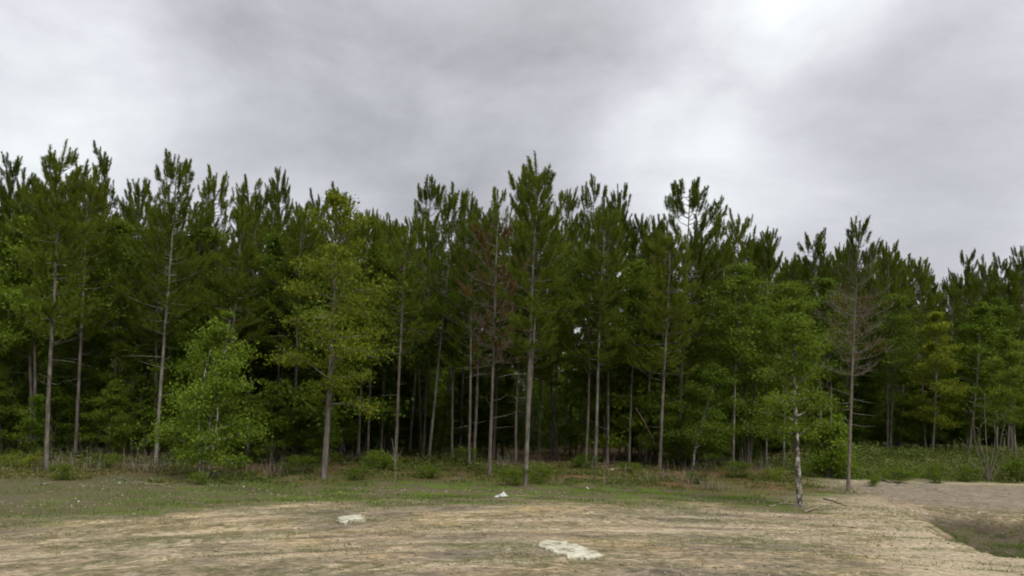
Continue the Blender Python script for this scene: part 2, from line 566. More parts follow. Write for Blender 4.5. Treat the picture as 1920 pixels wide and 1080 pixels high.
# ------------------------------------------------------------------ tree prototypes (mesh data shared by copies)
def make_pine(seed, Ht=13.0, c0=0.45, wmax=1.9, leader=0.9, dens=1.0, dead=0.0, sticks=7):
    """returns (trunk mesh, crown mesh) of a young plantation pine Ht metres tall"""
    rng = np.random.default_rng(seed)
    wd = Wood()
    n = 14
    t = np.linspace(0, 1, n)
    bend = rng.normal(0, 0.05, 2)
    ph = rng.random(2) * 6
    P = np.stack([bend[0] * np.sin(t * 4 + ph[0]) - bend[0] * np.sin(ph[0]), bend[1] * np.sin(t * 4.5 + ph[1]) - bend[1] * np.sin(ph[1]), t * (Ht - 0.5)], 1)
    r0 = 0.064
    rad = r0 * (1 - t) ** 0.75 + 0.012
    rad[0] *= 1.25
    P[0, 2] = -0.25
    wd.tube(P, rad, 9)

    def trunk_at(z):
        return np.array([np.interp(z, P[:, 2], P[:, 0]), np.interp(z, P[:, 2], P[:, 1]), z])
    # bare dead limbs below the crown
    for _ in range(sticks):
        z = Ht * rng.uniform(0.16, c0 + 0.08)
        az = rng.random() * 6.283
        L = rng.uniform(0.35, 1.5)
        el = R(rng.uniform(-15, 30))
        d = np.array([math.cos(az) * math.cos(el), math.sin(az) * math.cos(el), math.sin(el)])
        b = trunk_at(z)
        mid = b + d * L * 0.5 + np.array([0, 0, -0.03])
        tip = b + d * L + rng.normal(0, 0.08, 3)
        wd.tube([b, mid, tip], [0.015, 0.010, 0.004], 4)
    z0 = c0 * Ht
    sb, sdv, sl, st = [], [], [], []
    z = z0
    while z < Ht - 0.55:
        s = (z - z0) / (Ht - z0)
        Lb = wmax * min(1.0, 0.75 + 1.3 * s) * (1 - s ** 2.6) * 0.9 + 0.30
        nb = rng.integers(2, 6)
        a0 = rng.random() * 6.283
        for k in range(nb):
            az = a0 + k * 6.283 / nb + rng.normal(0, 0.3)
            L = Lb * rng.uniform(0.45, 1.2)
            el = R(6 + 18 * s + rng.normal(0, 10))
            h = np.array([math.cos(az), math.sin(az), 0])
            b = trunk_at(z + rng.normal(0, 0.08))
            pts = [b]
            for q in range(3):
                e2 = el + R(10) * q
                pts.append(pts[-1] + (h * math.cos(e2) + np.array([0, 0, math.sin(e2)])) * L / 3)
            pts = np.array(pts)
            wd.tube(pts, [0.020, 0.015, 0.010, 0.006], 4)
            ns = max(2, int((2.8 + L * 4.8 - 0.6 * s) * dens))
            for q in range(ns):
                u = 1.0 if q == 0 else rng.uniform(0.12 + 0.2 * s, 1.0)
                x = u * 3
                i = min(2, int(x)); f = x - i
                pb = pts[i] * (1 - f) + pts[i + 1] * f
                dr = unit(pts[i + 1] - pts[i])
                lat = np.array([-h[1], h[0], 0]) * rng.normal(0, 0.6)
                d = unit(dr * 0.6 + lat * (0.9 - 0.5 * s) + np.array([0, 0, rng.uniform(0.35, 1.0) + 1.3 * s * s]))
                ln = rng.uniform(0.28, 0.58) * (1.0 + 0.3 * s)
                if rng.random() < dead * (1 - s) ** 0.5:
                    if rng.random() < 0.72:
                        for _ in range(3):
                            d3 = unit(d + rng.normal(0, 0.45, 3)); l3 = ln * rng.uniform(0.6, 1.5)
                            wd.tube([pb, pb + d3 * l3 * 0.5 + rng.normal(0, .04, 3), pb + d3 * l3], [0.008, 0.006, 0.003], 3)
                        continue
                if q > 0:
                    off = d * rng.uniform(0.0, 0.2)
                    pb = pb + off
                sb.append(pb); sdv.append(d); sl.append(ln)
                st.append(0.34 + 0.26 * rng.random() + 0.10 * (u - 0.5))
        z += rng.uniform(0.32, 0.50) * (1.1 - 0.25 * s)
    # upright leader shoots
    topb = trunk_at(Ht - 0.75)
    sb.append(topb); sdv.append(unit([rng.normal(0, .05), rng.normal(0, .05), 1])); sl.append(leader); st.append(0.35)
    for k in range(rng.integers(3, 6)):
        az = rng.random() * 6.283
        sb.append(trunk_at(Ht - rng.uniform(0.7, 1.25)))
        sdv.append(unit([math.cos(az) * .6, math.sin(az) * .6, rng.uniform(0.8, 1.5)])); sl.append(rng.uniform(0.45, 0.75)); st.append(0.35)
    V, Fc, tn = needles(rng, np.array(sb), np.array(sdv), np.array(sl), 0.17, 180, 0.021, np.array(st))
    return wd, (V, Fc, tn)


def pine_data(seed, bark='bark', needle='needle', **kw):
    wd, (V, Fc, tn) = make_pine(seed, **kw)
    return wd.mesh('trunk', M[bark]), mesh_from('crown', V, Fc, M[needle], tn), kw.get('Ht', 13.0)


def make_dead_pine(seed, Ht=12.0, c0=0.34, wmax=2.0, green_top=0.0, brown=0.35):
    """a dying pine: fine bare twigs with clinging brown needles, perhaps a green top"""
    rng = np.random.default_rng(seed)
    wd, (V, Fc, tn) = make_pine(seed, Ht=Ht, c0=c0, wmax=wmax, leader=0.9, dens=1.15, dead=1.0, sticks=16)
    cz = V.reshape(-1, 3, 3)[:, :, 2].mean(1)
    top = cz > Ht * (1 - green_top)
    # thin out the brown part
    keep = top | (rng.random(len(cz)) < brown)
    return wd, V, Fc, tn, top, keep


def crown_subset(V, Fc, tn, mask, mat, name='crown'):
    Vs = V.reshape(-1, 3, 3)[mask].reshape(-1, 3)
    return mesh_from(name, Vs, np.arange(len(Vs)).reshape(-1, 3), mat, tn[mask])


def make_broad(seed, Ht, hw, c0=0.25, stems=1, nl=10200, leaf=0.084, nb=26, flat=0.5, tilt=0.0, spread=0.35, r0=0.07, top_narrow=0.7, sparse=0.0, dead_twigs=0, wob=0.03):
    """returns (wood, leaf arrays) of a broadleaved tree or bush"""
    rng = np.random.default_rng(seed)
    wd = Wood()
    tips, lv = [], []
    stem_pts = []
    for s in range(stems):
        n = 9
        t = np.linspace(0, 1, n)
        ax = rng.random() * 6.283
        lean = (spread * hw if stems > 1 else tilt * Ht)
        hx = Ht * (1.0 if s == 0 else rng.uniform(0.7, 0.97))
        w = rng.normal(0, wob * Ht, 2); ph = rng.random(2) * 6.28
        P = np.stack([math.cos(ax) * lean * t ** 1.2 + w[0] * (np.sin(3 * t + ph[0]) - math.sin(ph[0])),
                      math.sin(ax) * lean * t ** 1.2 + w[1] * (np.sin(3 * t + ph[1]) - math.sin(ph[1])), t * hx], 1)
        P[:, 0] += 0.10 * s * (1 if stems > 1 else 0) * math.cos(ax + 1)
        P[0, 2] = -0.2
        wd.tube(P, r0 * (1 - 0.9 * t) * (1.0 if s == 0 else 0.75) + 0.006, 7)
        stem_pts.append((P, hx))
    for k in range(nb):
        P, hx = stem_pts[k % stems]
        u = (c0 + (1 - c0) * ((k + rng.random()) / nb))
        u = min(u, 0.99)
        s = (u - c0) / (1 - c0)
        prof = (min(1, 0.55 + 1.6 * s)) * (1 - s) ** top_narrow + 0.12
        L = hw * prof * rng.uniform(0.55, 1.15)
        az = k * 2.4 + rng.normal(0, 0.4)
        el = R(12 + 45 * s + rng.normal(0, 10))
        zz = u * hx
        b = np.array([np.interp(zz, P[:, 2], P[:, 0]), np.interp(zz, P[:, 2], P[:, 1]), zz])
        h = np.array([math.cos(az), math.sin(az), 0])
        pts = [b]
        for q in range(4):
            e2 = el + R(rng.normal(0, 10)) - R(6) * q
            hh_ = h + np.array([-h[1], h[0], 0]) * rng.normal(0, 0.25)
            pts.append(pts[-1] + (hh_ * math.cos(e2) + np.array([0, 0, math.sin(e2)])) * L / 4)
        pts = np.array(pts)
        rb = r0 * 0.32 * (1 - 0.6 * s) + 0.004
        wd.tube(pts, rb * np.array([1, .8, .6, .4, .2]), 4)
        ns = max(3, int(4 + 3 * L))
        for q in range(ns):
            x = rng.uniform(0.9, 3.99); i = int(x); f = x - i
            pb = pts[i] * (1 - f) + pts[i + 1] * f
            d = unit(h * rng.uniform(0.2, 1) + np.array([-h[1], h[0], 0]) * rng.normal(0, 0.9) + np.array([0, 0, rng.normal(0.25, 0.3)]))
            l2 = L * rng.uniform(0.15, 0.38)
            wd.tube([pb, pb + d * l2 * .5 + rng.normal(0, .02, 3), pb + d * l2], [rb * .35, rb * .25, 0.002], 3)
            if rng.random() < sparse:
                continue
            tips.append((pb + d * l2 * 0.9, 0.10 + 0.13 * L, s)); tips.append((pb + d * l2 * .45, 0.08 + 0.10 * L, s))
    for _ in range(dead_twigs):
        P, hx = stem_pts[0]
        zz = hx * rng.uniform(0.2, 0.75)
        b = np.array([np.interp(zz, P[:, 2], P[:, 0]), np.interp(zz, P[:, 2], P[:, 1]), zz])
        az = rng.random() * 6.28; d = unit([math.cos(az), math.sin(az), rng.uniform(0.2, 1.6)]); L = rng.uniform(.3, 1.0) * hw
        wd.tube([b, b + d * L * .5, b + d * L + rng.normal(0, .06, 3)], [0.012, 0.008, 0.003], 4)
    C = np.array([q[0] for q in tips]); S = np.array([q[1] for q in tips])
    i = rng.integers(0, len(C), nl)
    off = rng.normal(0, 1, (nl, 3)) * S[i][:, None] * np.array([1, 1, flat])
    Pl = C[i] + off
    Pl[:, 2] = np.maximum(Pl[:, 2], 0.05)
    ct = rng.random(len(C))
    tint = np.clip(0.22 + 0.5 * ct[i] + rng.normal(0, 0.13, nl), 0, 1)
    return wd, leaves(rng, Pl, leaf, tint)


def broad_data(seed, bark, leafm, **kw):
    wd, (V, Fc, tn) = make_broad(seed, **kw)
    return wd.mesh('trunk', M[bark]), mesh_from('crown', V, Fc, M[leafm], tn), kw['Ht']


def root(name, mat4):
    o = bpy.data.objects.new(name, None)
    o.empty_display_size = 0.3
    COL.objects.link(o)
    o.matrix_basis = mat4
    return o


def place(name, data, base, height, top_x=None, rz=0.0, label='', cat='tree', group=None, thick=1.0, lean_y=0.0, wide=1.0):
    """one tree: Empty at the foot of the trunk > trunk, crown"""
    tr, cr, h0 = data[:3]
    s = height / h0
    lean = 0.0 if top_x is None else math.atan2(top_x - base.x, height)
    Mx = (Matrix.Translation(base) @ Matrix.Rotation(lean, 4, 'Y') @ Matrix.Rotation(lean_y, 4, 'X') @ Matrix.Rotation(rz, 4, 'Z')
          @ Matrix.Diagonal((s * wide, s * wide, s, 1)))
    o = root(name, Mx)
    tag(o, label, cat, group)
    link('trunk', tr, o)
    for cm in (cr if isinstance(cr, (list, tuple)) else [cr]):
        link('crown', cm, o)
    return o


PINES = {
    'a': pine_data(11, c0=0.38, wmax=1.55, leader=0.9),
    'b': pine_data(12, c0=0.42, wmax=1.35, leader=0.7),
    'c': pine_data(13, c0=0.36, wmax=1.75, leader=0.8),
    'd': pine_data(14, c0=0.42, wmax=1.45, leader=0.7),
    'spire': pine_data(15, c0=0.40, wmax=1.2, leader=1.3, dens=1.1),
    'spire2': pine_data(16, c0=0.44, wmax=1.2, leader=1.1, dens=1.1),
    'broad': pine_data(17, c0=0.40, wmax=2.5, leader=0.6, dens=1.0),
    'open': pine_data(18, c0=0.46, wmax=1.4, leader=0.9, dens=0.75, dead=0.15),
    'grey': pine_data(19, bark='bark_grey', c0=0.42, wmax=1.5, leader=0.8),
    'e': pine_data(20, c0=0.38, wmax=1.65, leader=0.6, dens=1.1),
    'f': pine_data(21, c0=0.45, wmax=1.5, leader=1.0, dens=0.9),
    'g': pine_data(22, c0=0.40, wmax=1.9, leader=0.6),
    'h': pine_data(23, c0=0.48, wmax=1.3, leader=0.8, dens=0.85),
}
rnd = random.Random(77)

# ------------------------------------------------------------------ pines one can pick out: foot px, foot py, top px, top py, depth (None = from the foot), kind, thickness, label
KEY = [
    (87, 884, 109, 268, None, 'spire', 1.15, 'tall pine with a grey trunk and one finger-like spire, near the photo\'s left border'),
    (28, 850, 34, 292, 40, 'c', 1.0, 'pine with a rounded tuft-covered head cut by the left border of the photo'),
    (165, 842, 152, 322, None, 'b', 0.7, 'thin pine standing close left of a thicker twin trunk, low head'),
    (181, 838, 196, 268, None, 'a', 1.0, 'tall pine with a dome-shaped head and a trunk paired with a thinner one'),
    (292, 868, 331, 277, None, 'grey', 0.9, 'pine with a smooth pale grey trunk leaning right beside the bright two-stemmed sapling'),
    (248, 845, 262, 330, 42, 'd', 0.9, 'pine whose low tufted head fills the dip beside the pale leaning trunk'),
    (398, 845, 404, 317, 44, 'open', 0.9, 'pine with a thin open head above the bright two-stemmed sapling'),
    (495, 852, 466, 328, None, 'b', 1.0, 'dark-trunked pine with a narrow head, right of the bright two-stemmed sapling'),
    (532, 842, 520, 318, 43, 'spire2', 0.9, 'pine with a short bristly spire left of the yellow-green tree'),
    (597, 846, 596, 362, None, 'open', 0.8, 'slim pine trunk directly behind the yellow-green tree, left of its stem'),
    (575, 824, 560, 395, 46, 'd', 0.7, 'thin shaded pine deep behind the left boughs of the yellow-green tree'),
    (640, 842, 640, 345, 43, 'a', 1.0, 'pine with several upright tufts poking out above the yellow-green tree'),
    (683, 826, 700, 388, None, 'b', 0.9, 'dark-trunked pine under the right boughs of the yellow-green tree, lower head'),
    (705, 832, 722, 408, None, 'open', 0.6, 'very thin pine pole right of the dark trunk under the yellow-green tree'),
    (768, 850, 808, 323, None, 'grey', 1.0, 'tall pine with a light trunk leaning right and a narrow stepped head'),
    (790, 836, 785, 400, 47, 'd', 0.75, 'thin shaded pine half hidden behind the light right-leaning trunk'),
    (803, 868, 858, 348, None, 'open', 0.8, 'slender pine with lichen-pale trunk, one step right of the light leaning trunk'),
    (828, 800, 884, 358, 50, 'spire2', 0.8, 'thin pine with a small pointed head left of the reddish dying pine'),
    (895, 845, 905, 385, None, 'b', 0.8, 'green-headed pine with a pale trunk just left of the reddish dying pine'),
    (985, 910, 1011, 297, None, 'spire', 1.2, 'tall dark-trunked pine with the highest double spire in the middle of the skyline'),
    (1000, 852, 985, 312, None, 'spire2', 0.8, 'thin pine close behind the highest double spire, its spire left of it'),
    (1033, 855, 1070, 343, None, 'grey', 0.75, 'slim pine with a pale pole right of the dark double-spired one'),
    (1090, 830, 1117, 323, 45, 'a', 0.9, 'pine with a bold clustered head, between the slim pale pole and isolated straight trunk'),
    (1139, 862, 1159, 346, None, 'spire2', 0.9, 'straight pine with an isolated trunk in the dark gap and a purplish spire'),
    (1216, 836, 1200, 398, 47, 'd', 0.8, 'low-headed pine in the skyline dip left of the widest dome'),
    (1272, 872, 1292, 335, None, 'broad', 1.35, 'broad dome-headed pine, widest on the skyline, with a thick brown trunk'),
    (1340, 842, 1345, 385, 46, 'a', 0.9, 'pine forming the right shoulder of the widest dome'),
    (1392, 838, 1383, 398, 47, 'open', 0.8, 'pine with a small tuft standing off the right end of the widest dome'),
    (1436, 846, 1441, 425, 46, 'spire2', 0.8, 'small-headed pine alone in the low skyline left of the deepest dip'),
    (1540, 840, 1532, 428, 48, 'b', 0.9, 'pine with a three-pronged head left of the half-dead pine'),
    (1664, 832, 1669, 452, 52, 'c', 0.9, 'pine with a rounded head just right of the half-dead pine'),
    (1735, 842, 1722, 478, 54, 'd', 0.9, 'pine on the green bank with a pale lower trunk and bristly low head'),
    (1787, 838, 1812, 468, None, 'c', 0.9, 'pine on the green bank with a clean pale trunk and bushy peaked head'),
    (1832, 832, 1846, 486, 56, 'open', 0.8, 'thin pine on the green bank behind the bare-stemmed bush'),
    (1898, 856, 1878, 473, None, 'a', 1.0, 'pine on the green bank at the right border, behind the bare-stemmed bush'),
    (1925, 840, 1917, 462, 52, 'spire2', 0.9, 'pine whose spire is cut by the right border of the photo'),
]
planted = []
HEADS = []
for (bx, by, tx, ty, dep, kind, thick, lab) in KEY:
    if dep is None:
        b = ground_pt(bx, by)
    else:
        b = at_depth(bx, by, dep)
        b.z = float(terrain(b.x, b.y))
    d = b.y
    tp = at_depth(tx, ty, d)
    hgt = (tp.z - b.z) * 0.972
    place('pine_tree', PINES[kind], b, hgt, tp.x, rnd.random() * 6.28, lab, 'pine tree', 'pines along the forest edge', wide=0.5 * (thick + 1) * (13 / 13) * min(1.15, 13.5 / hgt if hgt > 0 else 1))
    planted.append((b.x, b.y))
    HEADS.append((bx, round(d, 1), round(hgt, 1)))
print('KEY', HEADS)

# dying pines
b = ground_pt(917, 892); tp = at_depth(936, 363, b.y)
wd, V, Fc, tn, top, keep = make_dead_pine(31, Ht=12.0, c0=0.40, wmax=1.3, green_top=0.12, brown=0.95)
dp = (wd.mesh('trunk', M['bark_dead']), [crown_subset(V, Fc, tn, keep & ~top, M['needle_dead']), crown_subset(V, Fc, tn, top, M['needle'])], 12.0)
place('dying_pine_tree', dp, b, tp.z - b.z, tp.x, 0.4, 'dying pine with rusty red-brown needles and bare upswept twigs', 'pine tree', wide=0.95)
planted.append((b.x, b.y))
b = ground_pt(1590, 920); tp = at_depth(1613, 421, b.y)
wd, V, Fc, tn, top, keep = make_dead_pine(33, Ht=12.0, c0=0.44, wmax=1.5, green_top=0.24, brown=0.12)
dp = (wd.mesh('trunk', M['bark_dead']), [crown_subset(V, Fc, tn, keep & ~top, M['needle_dead']), crown_subset(V, Fc, tn, top, M['needle'])], 12.0)
place('dying_pine_tree', dp, b, tp.z - b.z, tp.x, 2.2, 'half-dead pine with a green tip and grey-brown bare skirt beside the sandy track', 'pine tree', wide=1.05)
planted.append((b.x, b.y))

# ------------------------------------------------------------------ the rows behind
SK_X = [-200, 0, 200, 400, 560, 740, 900, 1050, 1200, 1350, 1480, 1600, 1760, 1920, 2200]
SK_Y = [322, 325, 335, 360, 390, 425, 392, 380, 412, 412, 482, 465, 512, 490, 490]


def edge_y(x):
    return np.interp(x, [-30, -8, 6, 10, 16, 30], [38, 37.5, 39.5, 43, 51, 56])


ZONES = [(-999, 110, 'shaded pine in the dark rows behind the spire pine near the left border', 'shaded pines behind the spire pine'),
         (110, 230, 'shaded pine in the dark rows behind the paired thick and thin trunks', 'shaded pines behind the paired trunks'),
         (230, 340, 'shaded pine in the dark rows behind the pale trunk leaning right', 'shaded pines behind the pale leaning trunk'),
         (340, 460, 'shaded pine in the dark rows behind the bright two-stemmed sapling', 'shaded pines behind the two-stemmed sapling'),
         (460, 570, 'shaded pine in the rows between the two-stemmed sapling and yellow-green tree', 'shaded pines left of the yellow-green tree'),
         (570, 690, 'shaded pine in the dark rows straight behind the yellow-green tree', 'shaded pines behind the yellow-green tree'),
         (690, 850, 'shaded pine in the dark rows behind the light trunk with narrow stepped head', 'shaded pines behind the light stepped pine'),
         (850, 960, 'shaded pine in the dark rows behind the reddish dying pine', 'shaded pines behind the reddish dying pine'),
         (960, 1080, 'shaded pine in the dark rows behind the highest double-spired pine', 'shaded pines behind the double spire'),
         (1080, 1200, 'shaded pine in the dark rows behind the isolated straight trunk', 'shaded pines behind the isolated trunk'),
         (1200, 1340, 'shaded pine in the dark rows below the widest dome', 'shaded pines below the widest dome'),
         (1340, 1460, 'shaded pine in the dark rows behind the large olive-green bushy tree', 'shaded pines behind the large olive tree'),
         (1460, 1570, 'shaded pine in the dark rows behind the white-mottled trunk', 'shaded pines behind the white-mottled trunk'),
         (1570, 1700, 'shaded pine in the dark rows behind the half-dead pine', 'shaded pines behind the half-dead pine'),
         (1700, 1810, 'shaded pine behind the green bank, left of the bare-stemmed bush', 'shaded pines behind the green bank'),
         (1810, 9999, 'shaded pine behind the bare-stemmed bush at the right border', 'shaded pines behind the bare-stemmed bush')]
row_kinds = ['a', 'b', 'c', 'd', 'open', 'spire2', 'e', 'f', 'g', 'h']
nback = 0
for r in range(6):
    x = -31.0
    while x < 36:
        x += 2.7 * rnd.uniform(0.8, 1.2)
        px_ = x + rnd.uniform(-0.5, 0.5)
        y = float(edge_y(px_)) + r * 2.9 + rnd.uniform(-0.7, 0.7)
        u, _ = px_of(px_, y, 1.0)
        if u < -70 or u > 1990:
            continue
        if any((px_ - q[0]) ** 2 + (y - q[1]) ** 2 < 1.6 ** 2 for q in planted):
            continue
        planted.append((px_, y))
        z = float(terrain(px_, y))
        lim = np.interp(u, SK_X, SK_Y)
        top = at_depth(u, lim, y)
        hgt = min(rnd.uniform(11.8, 14.8), (top.z - z) * rnd.uniform(0.9, 1.02))
        for a_, b_, lab, grp in ZONES:
            if a_ <= u < b_:
                break
        place('pine_tree', PINES[rnd.choice(row_kinds)], Vector((px_, y, z)), hgt, px_ + hgt * rnd.uniform(-0.01, 0.03), rnd.random() * 6.28, lab, 'pine tree', grp, wide=13 / hgt * rnd.uniform(0.85, 1.1))
        nback += 1
print('back pines', nback)

# ------------------------------------------------------------------ broadleaved trees at the edge
def key_broad(data, bx, by, ty, lab, name='broadleaf_tree', cat='tree', dep=None, group=None, rz=0.0, tx=None, wide=1.0):
    if dep is None:
        b = ground_pt(bx, by)
    else:
        b = at_depth(bx, by, dep); b.z = float(terrain(b.x, b.y))
    tp = at_depth(bx if tx is None else tx, ty, b.y)
    planted.append((b.x, b.y))
    return place(name, data, b, tp.z - b.z, tp.x, rz, lab, cat, group, wide=wide)


key_broad(broad_data(51, 'bark_pale', 'leaf_bright', Ht=6.3, hw=2.3, c0=0.10, stems=3, nl=14450, leaf=0.099, nb=34, flat=0.5, spread=0.35, r0=0.06), 379, 897, 592,
          'bright green sapling with two pale stems at the front of the forest edge', tx=395, wide=0.86)
key_broad(broad_data(52, 'bark', 'leaf_yellow', Ht=10.6, hw=3.1, c0=0.24, stems=1, sparse=0.35, nl=14500, leaf=0.095, nb=34, flat=0.35, r0=0.13, top_narrow=0.8), 607, 897, 372,
          'tall yellow-green tree with layered spreading boughs', tx=632, wide=0.92)
key_broad(broad_data(53, 'bark_pale', 'leaf_olive', Ht=7.0, hw=1.6, c0=0.33, stems=1, nl=10200, leaf=0.084, nb=32, flat=0.5, r0=0.105, sparse=0.2, dead_twigs=16, wob=0.007), 1500, 950, 572,
          'small tree with a white-mottled trunk standing alone on the sand edge', tx=1488)
key_broad(broad_data(54, 'bark', 'leaf_olive', Ht=7.6, hw=2.7, c0=0.16, stems=2, nl=18700, leaf=0.091, nb=38, flat=0.5, r0=0.10), 1405, 876, 560,
          'large olive-green bushy tree left of the white-mottled trunk', tx=1430)
key_broad(broad_data(55, 'bark_pale', 'leaf_olive', Ht=5.2, hw=1.9, c0=0.2, stems=1, nl=10200, leaf=0.091, nb=26, flat=0.5, r0=0.06), 1299, 884, 690,
          'leafy sapling with a crooked cream-coloured stem below the widest dome', tx=1310)
key_broad(broad_data(56, 'bark', 'leaf_bright', Ht=2.3, hw=1.0, c0=0.03, stems=4, nl=7650, leaf=0.091, nb=26, flat=0.8, r0=0.03), 1560, 872, 785,
          'dense round green bush at the foot of the half-dead pine', 'bush', 'bush')
key_broad(broad_data(57, 'bark_grey', 'leaf_yellow', Ht=8.2, hw=1.9, c0=0.2, stems=1, nl=13600, leaf=0.099, nb=30, flat=0.4, r0=0.08), 1748, 858, 590,
          'loose yellow-green tree on the green bank, right of the half-dead pine', tx=1756)
key_broad(broad_data(58, 'bark_grey', 'leaf_olive', Ht=8.2, hw=2.0, c0=0.25, stems=1, nl=13600, leaf=0.099, nb=30, flat=0.4, r0=0.08), 1816, 856, 575,
          'olive tree on the green bank behind the bare-stemmed bush', tx=1822)
key_broad(broad_data(59, 'bark', 'leaf_yellow', Ht=8.0, hw=1.5, c0=0.45, stems=1, nl=7140, leaf=0.091, nb=22, flat=0.35, r0=0.06), 1046, 862, 560,
          'slim yellow-green tree between the pale pole and the dark gap', tx=1058)
key_broad(broad_data(60, 'bark', 'leaf_olive', Ht=8.4, hw=2.2, c0=0.45, stems=1, nl=11050, leaf=0.099, nb=26, flat=0.4, r0=0.08), 1232, 858, 525,
          'olive tree with a spreading leafy top left of the thick brown trunk', tx=1222)
key_broad(broad_data(61, 'bark', 'leaf_dark', Ht=7.0, hw=2.0, c0=0.15, stems=2, nl=13600, leaf=0.099, nb=30, flat=0.5, r0=0.06), 246, 858, 610,
          'deep green sapling between the twin trunks and the pale leaning trunk', tx=254)
key_broad(broad_data(62, 'bark', 'leaf_bright', Ht=9.5, hw=2.1, c0=0.35, stems=1, nl=16150, leaf=0.099, nb=30, flat=0.5, r0=0.09), 140, 846, 420,
          'tall mid-green broadleaf tree behind the leftmost spire pine', tx=140)
key_broad(broad_data(63, 'bark', 'leaf_dark', Ht=6.0, hw=1.9, c0=0.12, stems=2, nl=11900, leaf=0.099, nb=28, flat=0.5, r0=0.05), 22, 852, 600,
          'dark leafy sapling at the left border of the photo', tx=24)
key_broad(broad_data(64, 'bark', 'leaf_bright', Ht=3.0, hw=0.8, c0=0.12, stems=2, nl=3740, leaf=0.084, nb=20, flat=0.5, r0=0.03), 56, 862, 740,
          'small leafy sapling just left of the leftmost spire pine trunk', tx=60)
key_broad(broad_data(65, 'bark', 'leaf_olive', Ht=9.0, hw=2.2, c0=0.3, stems=1, nl=14450, leaf=0.099, nb=30, flat=0.45, r0=0.09), 452, 848, 470,
          'olive broadleaf tree rising behind the bright two-stemmed sapling', tx=452)
key_broad(broad_data(66, 'bark', 'leaf_olive', Ht=7.4, hw=1.7, c0=0.25, stems=1, nl=11050, leaf=0.099, nb=28, flat=0.45, r0=0.08), 1905, 868, 620,
          'olive tree leaning over the bank at the right border', tx=1890)
key_broad(broad_data(67, 'bark', 'leaf_dark', Ht=7.0, hw=2.3, c0=0.3, stems=1, nl=11900, leaf=0.099, nb=28, flat=0.45, r0=0.08), 1345, 862, 590,
          'dark green tree filling the gap right of the thick brown trunk', tx=1345)

MIDK = [broad_data(120 + k, 'bark', m, Ht=9.0, hw=hw, c0=c0, stems=1, nl=11000, leaf=0.10, nb=36, flat=0.45, r0=0.06, top_narrow=0.6)
        for k, (m, hw, c0) in enumerate((('leaf_olive', 2.0, .45), ('leaf_dark', 2.2, .42), ('leaf_olive', 1.7, .5), ('leaf_bright', 1.9, .48)))]
MID = [(64, 410, 36.5, 3, 'leafy tree filling the space behind the spire pine near the left border'),
       (214, 430, 39, 0, 'leafy tree between the paired trunks and the pale leaning trunk, mid-height'),
       (372, 440, 40.5, 1, 'deep green leafy tree high behind the bright two-stemmed sapling'),
       (520, 455, 40, 0, 'leafy tree filling the space left of the yellow-green tree'),
       (690, 470, 41, 2, 'slim leafy tree just right of the yellow-green tree'),
       (742, 500, 42, 1, 'dark leafy tree left of the light pine with stepped head'),
       (848, 480, 42, 1, 'dark leafy tree left of the reddish dying pine'),
       (968, 470, 41, 0, 'leafy tree between the reddish dying pine and the double spire'),
       (1098, 480, 41, 1, 'dark leafy tree left of the isolated straight trunk'),
       (1180, 500, 42, 2, 'slim leafy tree right of the isolated straight trunk'),
       (1375, 500, 41, 0, 'leafy tree rising behind the large olive-green bushy tree'),
       (1470, 540, 42, 1, 'dark leafy tree rising behind the white-mottled trunk'),
       (1555, 530, 46, 0, 'leafy tree left of the half-dead pine'),
       (1668, 560, 50, 1, 'dark leafy tree behind the bank right of the half-dead pine'),
       (1868, 570, 50, 2, 'slim leafy tree behind the bank near the right border')]
for (u, ty, dep, k, lab) in MID:
    b = at_depth(u, 850, dep); b.z = float(terrain(b.x, b.y))
    tp = at_depth(u + 8, ty, dep)
    planted.append((b.x, b.y))
    place('broadleaf_tree', MIDK[k], b, tp.z - b.z, tp.x, rnd.random() * 6.28, lab, 'tree', 'leafy trees among the front pines', wide=1.0)

# understory trees further back, in the shade
under = [broad_data(70 + k, 'bark', m, Ht=6.0, hw=1.9, c0=c0, stems=1 + k % 2, nl=11050, leaf=0.114, nb=26, flat=0.5, r0=0.05)
         for k, (m, c0) in enumerate((('leaf_dark', .15), ('leaf_olive', .25), ('leaf_olive', .12), ('leaf_dark', .1)))]
UZ = [(-999, 210, 'shaded leafy sapling in the dark behind the spire pine and paired trunks', 'saplings behind the paired trunks'),
      (210, 340, 'shaded leafy sapling in the dark behind the pale trunk leaning right', 'saplings behind the pale leaning trunk'),
      (340, 520, 'shaded leafy sapling in the dark behind the bright two-stemmed sapling', 'saplings behind the two-stemmed sapling'),
      (520, 690, 'shaded leafy sapling in the dark behind the yellow-green tree', 'saplings behind the yellow-green tree'),
      (690, 860, 'shaded leafy sapling in the dark behind the light stepped-headed pine', 'saplings behind the light stepped pine'),
      (860, 1030, 'shaded leafy sapling in the dark behind the reddish dying pine', 'saplings behind the reddish dying pine'),
      (1030, 1210, 'shaded leafy sapling in the dark behind the isolated straight trunk', 'saplings behind the isolated trunk'),
      (1210, 1350, 'shaded leafy sapling in the dark behind the thick brown trunk', 'saplings behind the thick brown trunk'),
      (1350, 1530, 'shaded leafy sapling in the dark behind the large olive-green tree', 'saplings behind the large olive tree'),
      (1530, 1720, 'shaded leafy sapling in the dark behind the half-dead pine', 'saplings behind the half-dead pine'),
      (1720, 9999, 'shaded leafy sapling in the dark behind the green bank', 'saplings behind the green bank')]
placed = 0
tries = 0
